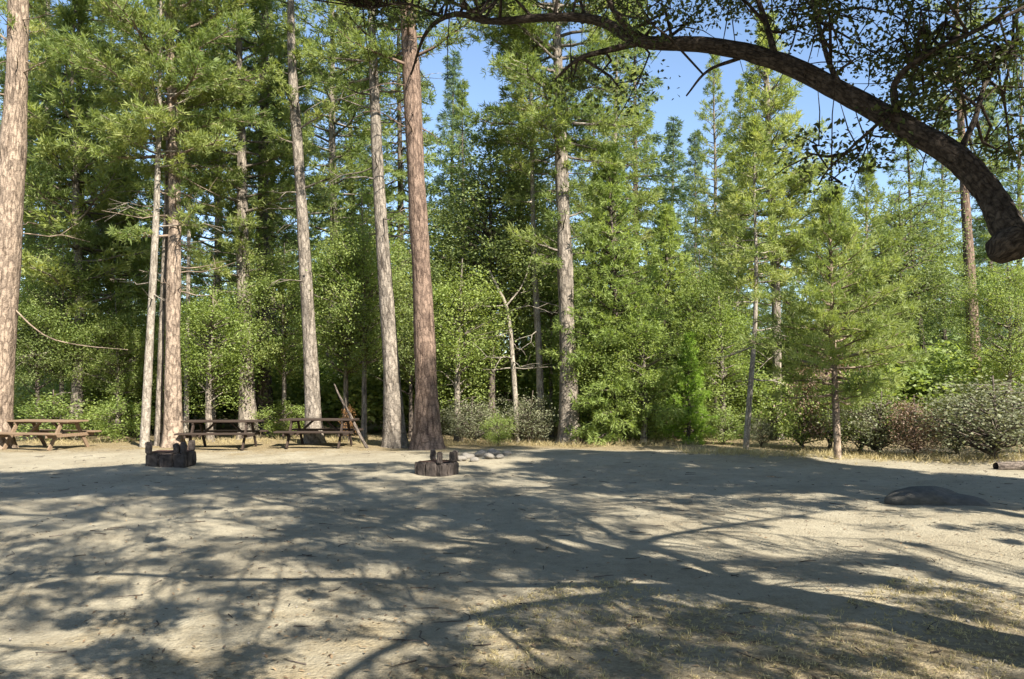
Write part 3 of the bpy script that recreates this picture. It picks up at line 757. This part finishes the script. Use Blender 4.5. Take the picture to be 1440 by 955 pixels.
# leaf sprays seen at the top of the picture and at the right
def spray(n, x0, x1, y0, y1, d0, d1):
    k = 0
    while k < n:
        px, py, d = rng.uniform(x0, x1), rng.uniform(y0, y1), rng.uniform(d0, d1)
        cc.append(pos(px, py, d)); k += 1
spray(25, 600, 900, -40, 15, 6.6, 8.0)
spray(5, 780, 900, 75, 140, 6.2, 6.8)
spray(30, 900, 1180, -40, 40, 5.6, 7.0)
spray(32, 1150, 1440, -30, 90, 5.2, 6.6)
spray(32, 1220, 1450, 60, 230, 5.2, 6.8)
spray(6, 1130, 1240, 190, 270, 5.5, 6.0)
spray(9, 500, 640, -30, 30, 7.2, 8.0)
cc = np.array(cc) - ob
nl = np.where(np.arange(len(cc)) < nover, 150, 105)
cr_r = np.where(np.arange(len(cc)) < nover, np.interp(cc[:, 2], [2.5, 8], [.17, .27]), .30)
tw = Tubes()
for k, c in enumerate(cc):
    dd = np.linalg.norm(SEGA[:, :3] - c, axis=1); i0 = np.argmin(dd + rng.uniform(0, .3, len(dd)))
    s = SEGA[i0, :3]; mid = (s + c) / 2 + rng.normal(0, .07, 3) + [0, 0, .06]
    tw.add(np.array([s, mid, c]), np.array([min(.012 + .01 * dd[i0], SEGA[i0, 3] * .8), .011, .004]), 4, rng=rng)
    for q in range(2):
        e = c + rng.normal(0, 1, 3) * cr_r[k] * .9; tw.add(np.array([mid * .4 + c * .6, (c + e) / 2, e]), np.array([.007, .005, .002]), 3, rng=rng)
link('twigs', tw.build('twigs', M['bark_oak']), oak)
cn = np.repeat(np.arange(len(cc)), nl)
Lp = cc[cn] + unit(rng.normal(0, 1, (len(cn), 3))) * (rng.random((len(cn), 1)) ** .5) * (cr_r * rng.uniform(.55, 1.4, len(cc)))[cn][:, None] * np.array([1, 1, .65])
wp = Lp + ob
bad = (cn < nover) & (wp[:, 1] > .3) & (sight(wp) < .1) & (np.abs(wp[:, 0]) < .7 * wp[:, 1])
Lp, cn = Lp[~bad], cn[~bad]
V, F = leaves(Lp, np.where(cn < nover, .066, .045)[:, None], rng, aspect=.55, upb=.3)
ok = Crown(); ok.add(V, F, np.clip(rng.uniform(.1, .5, len(cc))[cn] + rng.normal(0, .12, len(cn)), 0, .8))
link('crown', ok.build('crown', M['oak']), oak)

# neighbouring oaks outside the picture whose shade reaches into it
tb, ck = Tubes(), Crown()
broadleaf(tb, ck, 9.6, 5.2, 3.2, np.random.default_rng(91), 330, 190, .10, .36, z_c=6.0, trunk_r=.3, upb=.3)
nb = (tb.build('trunk', M['bark_oak']), ck.build('crown', M['oak']))
def crowned_oak(loc, label, cl, z_top, seed):
    """an oak whose boughs reach out to given leaf clumps"""
    rg = np.random.default_rng(seed); o = empty('oak_tree', loc, label, 'tree'); tb, ck = Tubes(), Crown()
    P, R = spline(np.array([[0, 0, 0], [.05, .1, 1.5], [-.1, .1, z_top * .5], [.1, 0, z_top]]), [.32, .26, .2, .03], 8); tb.add(P, R, 12, rough=.03, flare=.4, rng=rg)
    for c in cl[::14]:
        k = int(np.clip(np.interp(c[2] - .5 * np.hypot(c[0], c[1]), P[:, 2], np.arange(len(P))), 6, len(P) - 3))
        q = [P[k], (P[k] + c) / 2 + [0, 0, .3] + rg.normal(0, .2, 3), c]; q, r = spline(q, [.07, .045, .012], 5); tb.add(q, r, 6, rough=.03, rng=rg)
        near = cl[np.linalg.norm(cl - c, axis=1) < 1.3]
        for e in near[:14]: tb.add(np.array([q[-3], (q[-3] + e) / 2 + rg.normal(0, .06, 3), e]), np.array([.014, .01, .004]), 4, rng=rg)
    link('trunk', tb.build('trunk', M['bark_oak']), o)
    cn = np.repeat(np.arange(len(cl)), 165)
    L = cl[cn] + unit(rg.normal(0, 1, (len(cn), 3))) * (rg.random((len(cn), 1)) ** .5) * (.27 * rg.uniform(.55, 1.4, len(cl)))[cn][:, None] * np.array([1, 1, .65])
    V, F = leaves(L, .078, rg, aspect=.55, upb=.3); ck.add(V, F, np.clip(rg.uniform(.1, .5, len(cl))[cn] + rg.normal(0, .12, len(cn)), 0, .8))
    link('crown', ck.build('crown', M['oak']), o)


crowned_oak(tuple(OAK2 + [0, 0, -.05]), 'oak outside the frame at right shading the far right dirt', cc2, 10.0, 94)
for x, y, rz, s, lb in ((-9.5, -5.5, 4.1, 1.0, 'oak behind the camera at left shading the near left dirt'),):
    o = empty('oak_tree', (x, y, -.05), lb, 'tree', rz=rz); o.scale = (s, s, s)
    link('trunk', nb[0], o); link('crown', nb[1], o)


o = empty('pine_tree', (13.2, -.6, -.05), 'tall pine outside the frame at right whose crown shades the foot of the reddish trunk', 'tree')
rng = np.random.default_rng(93); P, R = spline(np.array([[0, 0, 0], [.1, 0, 9], [0, .1, 17], [0, 0, 25]]), [.3, .24, .16, .03], 8)
tb, ck = Tubes(), Crown(); tb.add(P, R, 12, rough=.02, flare=.3, rng=rng)
conifer(tb, ck, P, R, 18.6, 24.6, 60, 2.1, rng)
link('trunk', tb.build('trunk', M['bark_red']), o); link('crown', ck.build('crown', M['pine']), o)


# ------------------------------------------------------------------ picnic tables
def boxes(name, items, mat, bev=.006, jit=0., seed=0):
    """items: (centre, size, rotation about X, rotation about Y)"""
    rg = random.Random(seed); bm = bmesh.new()
    for c, sz, rx, ry in items:
        mtx = Matrix.Translation(Vector(c) + Vector((rg.uniform(-jit, jit), rg.uniform(-jit, jit), rg.uniform(-jit, jit)))) @ Matrix.Rotation(ry, 4, 'Y') @ Matrix.Rotation(rx, 4, 'X') @ Matrix.Diagonal((*sz, 1))
        r = bmesh.ops.create_cube(bm, size=1, matrix=mtx)
    bmesh.ops.bevel(bm, geom=bm.edges[:], offset=bev, segments=1, affect='EDGES')
    me = bpy.data.meshes.new(name); bm.to_mesh(me); bm.free(); me.materials.append(mat); return me


def table_meshes(mat):
    L = 1.95; P = {}
    P['tabletop'] = [boxes('tabletop', [((0, (k - 2) * .148, .735), (L, .138, .045), 0, 0) for k in range(5)], mat, jit=.003, seed=1)]
    P['bench'] = [boxes('bench', [((0, s * (.62 + k * .14), .435), (L, .13, .045), 0, 0) for k in (0, 1)], mat, jit=.003, seed=2 + s) for s in (-1, 1)]
    P['crossbeam'] = [boxes('crossbeam', [((sx * .68, 0, .685), (.05, .7, .05), 0, 0), ((sx * .725, 0, .37), (.045, 1.62, .085), 0, 0)], mat) for sx in (-1, 1)]
    P['leg'] = [boxes('leg', [((sx * .68, s * .46, .345), (.045, .10, .80), s * .56, 0)], mat) for sx in (-1, 1) for s in (-1, 1)]
    P['brace'] = [boxes('brace', [((sx * .40, 0, .52), (.05, .09, .62), 0, sx * -.85)], mat) for sx in (-1, 1)]
    return P


TM = {'wood': table_meshes(M['wood']), 'woodtan': table_meshes(M['woodtan'])}
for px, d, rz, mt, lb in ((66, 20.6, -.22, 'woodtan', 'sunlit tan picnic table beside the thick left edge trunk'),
                          (314, 20.7, .06, 'wood', 'shade darkened brown picnic table in front of the pale blotchy trunk'),
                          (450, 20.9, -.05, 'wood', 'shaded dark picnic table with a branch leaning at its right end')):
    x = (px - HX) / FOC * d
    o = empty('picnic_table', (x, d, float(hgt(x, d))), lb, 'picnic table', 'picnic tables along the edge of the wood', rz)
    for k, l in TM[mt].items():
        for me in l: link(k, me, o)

# leaning branch at the right table
tb = Tubes(); rng = np.random.default_rng(8)
b0 = pos(517, 634, 20.6); b0[2] = hgt(b0[0], b0[1]) - .02
q = np.array([b0, pos(505, 610, 20.7), pos(492, 583, 20.85), pos(478, 558, 21.0), pos(470, 540, 21.1)])
P, R = spline(q - b0, [.045, .042, .038, .03, .015], 5); tb.add(P, R, 7, rough=.05, rng=rng)
tb.add(np.array([P[10], P[10] + [-.1, 0, .2], P[10] + [-.12, .05, .45]]), np.array([.018, .014, .006]), 5, rng=rng)
tag(link('leaning_branch', tb.build('leaning_branch', M['bark_dark']), loc=b0), 'dark dead branch leaning against the right end of a picnic table', 'branch')


# ------------------------------------------------------------------ fire pits
def stone_mesh(name, items, mat, seed, amp=.018):
    rg = np.random.default_rng(seed); bm = bmesh.new()
    for c, sz in items:
        r = bmesh.ops.create_cube(bm, size=1, matrix=Matrix.Translation(c) @ Matrix.Rotation(rg.normal(0, .05), 4, 'Z') @ Matrix.Rotation(rg.normal(0, .03), 4, 'X') @ Matrix.Diagonal((*sz, 1)))
    bmesh.ops.bevel(bm, geom=bm.edges[:], offset=.022, segments=2, affect='EDGES')
    bmesh.ops.subdivide_edges(bm, edges=[e for e in bm.edges if e.calc_length() > .09], cuts=2, use_grid_fill=True)
    for v in bm.verts: v.co += Vector(rg.normal(0, amp * .35, 3))
    me = bpy.data.meshes.new(name); bm.to_mesh(me); bm.free(); me.materials.append(mat); return me


def fire_pit(x, y, rz, s, label, seed):
    o = empty('fire_pit', (x, y, float(hgt(x, y)) - .03), label, 'fire pit', 'stone fire pits in the clearing', rz); o.scale = s
    st = M['sooty']
    link('front_wall', stone_mesh('front_wall', [((-.29, -.38, .13), (.30, .17, .27)), ((.02, -.385, .125), (.31, .18, .26)), ((.32, -.38, .13), (.28, .17, .27))], st, seed), o)
    link('back_wall', stone_mesh('back_wall', [((-.25, .38, .14), (.36, .17, .29)), ((.14, .385, .135), (.40, .17, .28))], st, seed + 1), o)
    for sx in (-1, 1):
        link('side_wall', stone_mesh('side_wall', [((sx * .40, -.12, .145), (.17, .33, .29)), ((sx * .405, .18, .14), (.17, .27, .28))], st, seed + 2 + sx), o)
    for cx, cy, h in ((-.39, -.36, .23), (.40, -.37, .22), (.24, -.37, .20), (.36, .36, .22)):
        link('corner_stone', stone_mesh('corner_stone', [((cx, cy, .27 + h / 2), (.125, .15, h))], st, seed + int(cx * 10) + 30), o)
    tb = Tubes()
    for k in range(9): tb.add(np.array([[-.42, -.3 + k * .075, .297], [0, -.3 + k * .075, .294], [.42, -.3 + k * .075, .297]]), np.array([.007] * 3), 6, rng=rng)
    link('grate', tb.build('grate', M['iron']), o)
    n = 14; rr = np.linspace(0, 1, 5); aa = np.linspace(0, 2 * PI, n, endpoint=False); V = [[0, 0, .10]]; T = []
    for r_ in rr[1:]:
        for a in aa: V.append([math.cos(a) * r_ * .33, math.sin(a) * r_ * .31, .10 - .05 * r_ + random.uniform(-.012, .012)])
    F4 = [[1 + (q - 1) * n + k, 1 + q * n + k, 1 + q * n + (k + 1) % n, 1 + (q - 1) * n + (k + 1) % n] for q in range(1, 4) for k in range(n)]
    T = [[0, 1 + k, 1 + (k + 1) % n] for k in range(n)]
    link('ash_bed', new_mesh('ash_bed', V, [np.array(T), np.array(F4)], M['ash'], smooth=True), o)
    return o


d1 = 15.7; fire_pit((229 - HX) / FOC * d1, d1 + .4, .08, (.86, .86, 1.05), 'blackened stone fire pit in front of the pale pine cluster', 100)
d2 = 14.0; fire_pit((612 - HX) / FOC * d2, d2 + .25, 1.05, (.62, .66, .92), 'smaller sooty fire pit in front of the thick reddish trunk', 200)


# ------------------------------------------------------------------ rocks, boulder, log, sticks
def rock_mesh(name, mat, seed, sub=3, amp=.22, flat=.7):
    rg = np.random.default_rng(seed); bm = bmesh.new(); bmesh.ops.create_icosphere(bm, subdivisions=sub, radius=1)
    ax = unit(rg.normal(0, 1, (24, 3))); fr = np.concatenate([rg.uniform(1.5, 4.5, 10), rg.uniform(6, 16, 14)]); am = rg.uniform(-.5, .6, 24) * amp * np.where(fr > 5, 1.1 / fr, 1); ph = rg.uniform(0, 6.28, 24)
    for v in bm.verts:
        c = np.array(v.co); k = 1 + float(np.sum(am * np.sin(fr * (ax @ c) + ph)))
        v.co = Vector(c * k * [1, 1, flat])
    me = bpy.data.meshes.new(name); bm.to_mesh(me); bm.free(); me.materials.append(mat)
    for p in me.polygons: p.use_smooth = True
    return me


RM = [rock_mesh('rock', M['rock'], 300 + k) for k in range(4)]
rk = [(648, 652, .10), (658, 648, .13), (668, 653, .09), (676, 646, .14), (686, 650, .11), (694, 645, .15), (702, 650, .09), (712, 647, .10)]
for k, (px, py, s) in enumerate(rk):
    d = CAM_H * FOC / (py - HY); x = (px - HX) / FOC * d
    o = link('rock', RM[k % 4], loc=(x, d, float(hgt(x, d)) + s * .3)); o.scale = (s, s, s); o.rotation_euler = (0, 0, k * 1.3)
    tag(o, 'pale fist sized rock in the short row beside the smaller fire pit', 'rock', 'pale rocks strewn beside the smaller fire pit')
d = 10.6; x = (1318 - HX) / FOC * d
o = link('boulder', rock_mesh('boulder', M['boulder'], 410, 4, .18, .5), loc=(x, d, float(hgt(x, d)) + .02)); o.scale = (.64, .5, .36)
tag(o, 'low half buried grey boulder in shade at the right of the clearing', 'boulder')
tb = Tubes(); rng = np.random.default_rng(9)
P, R = spline(np.array([[-.55, 0, .09], [0, .05, .1], [.6, .02, .1], [1.3, .1, .11]]), [.085, .1, .1, .09], 6); tb.add(P, R, 10, rough=.04, rng=rng)
d = 15.2; x = (1440 - HX) / FOC * d
tag(link('fallen_log', tb.build('fallen_log', M['bark_dark']), loc=(x, d, float(hgt(x, d)) - .02)), 'short dark log lying at the right edge before the grey shrub', 'log')

# ------------------------------------------------------------------ litter, pebbles and dry grass
rng = np.random.default_rng(55)
n = 14000
dd = 2.5 + 18 * rng.random(n) ** 1.4; xx = rng.uniform(-.85, .85, n) * (dd + 1)
keep = rng.random(n) < np.clip(.35 + .3 * np.sin(xx * .9 + dd * .5) + .25 * (xx > 0) * (dd < 7), .1, 1); xx, dd = xx[keep], dd[keep]
C = np.stack([xx, dd, hgt(xx, dd) + .012], -1); V, F = leaves(C, .042, rng, aspect=.4, upb=3.)
tag(link('leaf_litter', new_mesh('leaf_litter', V, [F], M['litter'], tint=rng.uniform(0, .85, len(F)))), 'brown fallen leaves scattered thinly over the dirt', 'litter', kind='stuff')

Vs, Fs, n0 = [], [], 0
bm = bmesh.new(); bmesh.ops.create_icosphere(bm, subdivisions=1, radius=1); iv = np.array([v.co for v in bm.verts]); fi = np.array([[v.index for v in f.verts] for f in bm.faces]); bm.free()
n = 1500; dd = 2.5 + 15 * rng.random(n) ** 1.5; xx = rng.uniform(-.8, .8, n) * (dd + 1); s = .005 + .013 * rng.random(n) ** 3
V = iv[None] * s[:, None, None] * rng.uniform(.6, 1.3, (n, 1, 3)) * [1, 1, .7] + np.stack([xx, dd, hgt(xx, dd) + s * .3], -1)[:, None]
F = fi[None] + (np.arange(n) * len(iv))[:, None, None]
tag(link('pebbles', new_mesh('pebbles', V.reshape(-1, 3), [F.reshape(-1, 3)], M['rock'])), 'tiny pebbles and grit strewn over the dirt', 'gravel', kind='stuff')


tg = Tubes()
for k in range(420):
    y = 2.6 + 17 * rng.random() ** 1.5; x = rng.uniform(-.75, .75) * (y + 1); a = rng.uniform(0, 6.28); l = rng.uniform(.04, .22)
    q = np.array([[x + math.cos(a) * l * f + rng.normal(0, .1 * l), y + math.sin(a) * l * f + rng.normal(0, .1 * l), 0] for f in (0, .5, 1)]); q[:, 2] = hgt(q[:, 0], q[:, 1]) + .012
    tg.add(q, np.array([.005, .004, .002]), 4, rng=rng)
tag(link('fallen_twigs', tg.build('fallen_twigs', M['bark_dark'])), 'small dry twigs fallen on the dirt', 'twigs', kind='stuff')


def grass(n, xf, yf, h0, h1, rng, K=9, w=.008, sp=.8, up=.1):
    C = np.array([[xf(), 0, 0] for _ in range(n)]); C[:, 1] = [yf(c[0]) for c in C]; C[:, 2] = hgt(C[:, 0], C[:, 1])
    return blades(C, np.tile([0, 0, 1.], (n, 1)), rng.uniform(h0, h1, n), w, K, rng, spread=sp, up=up)


gc = Crown()
V, F = grass(5200, lambda: rng.uniform(-.3, 5.5), lambda x: rng.uniform(2.6, 6.0) + .5 * math.sin(x * 2.3), .018, .05, rng, K=11, w=.0042, sp=1.3, up=-.2)
gc.add(V, F, rng.uniform(.0, .8, len(F)))
V, F = grass(1200, lambda: rng.uniform(4.0, 14), lambda x: 19.3 - .25 * (x - 1) + rng.normal(0, .5), .08, .22, rng)
gc.add(V, F, rng.uniform(.1, .8, len(F)))
V, F = grass(600, lambda: rng.uniform(-3, 5), lambda x: 21.0 + abs(rng.normal(0, 1.)), .08, .24, rng)
gc.add(V, F, rng.uniform(.0, .6, len(F)))
V, F = grass(500, lambda: rng.uniform(-14, -2), lambda x: 22.0 + abs(rng.normal(0, 1.2)), .08, .25, rng)
gc.add(V, F, rng.uniform(.0, .6, len(F)))
tag(link('dry_grass', gc.build('dry_grass', M['straw'])), 'dry straw coloured grass at the near right and along the edge of the wood', 'grass', kind='stuff')

# ------------------------------------------------------------------ light, sky, camera
AZ, EL = math.radians(35), math.radians(40)        # sun behind the camera to the right
S = Vector((math.sin(AZ) * math.cos(EL), -math.cos(AZ) * math.cos(EL), math.sin(EL)))
sl = bpy.data.lights.new('sun', 'SUN'); sl.energy = 5.0; sl.angle = math.radians(.53); sl.color = (1, .93, .82)
so = bpy.data.objects.new('sun', sl); COL.objects.link(so); so.rotation_euler = S.to_track_quat('Z', 'Y').to_euler(); so.location = S * 60
w = bpy.data.worlds.new('World'); bpy.context.scene.world = w; w.use_nodes = True
t = w.node_tree; bg = t.nodes['Background']; sky = t.nodes.new('ShaderNodeTexSky'); sky.sky_type = 'NISHITA'; sky.sun_disc = False
sky.sun_elevation = EL; sky.sun_rotation = math.atan2(S.x, S.y); sky.altitude = 900; sky.ozone_density = 1.2; sky.dust_density = .6
t.links.new(sky.outputs[0], bg.inputs[0]); bg.inputs[1].default_value = .085
sc = bpy.context.scene
sc.view_settings.view_transform = 'Standard'; sc.view_settings.look = 'None'; sc.view_settings.gamma = 1; sc.view_settings.exposure = 1.65
cam = bpy.data.cameras.new('camera'); cam.sensor_width = 36; cam.lens = 36 * FOC / 1440; cam.shift_y = (HY - 477.5) / 1440; cam.clip_end = 2000
co = bpy.data.objects.new('camera', cam); COL.objects.link(co); co.location = (0, 0, CAM_H); co.rotation_euler = (PI / 2, 0, 0); sc.camera = co
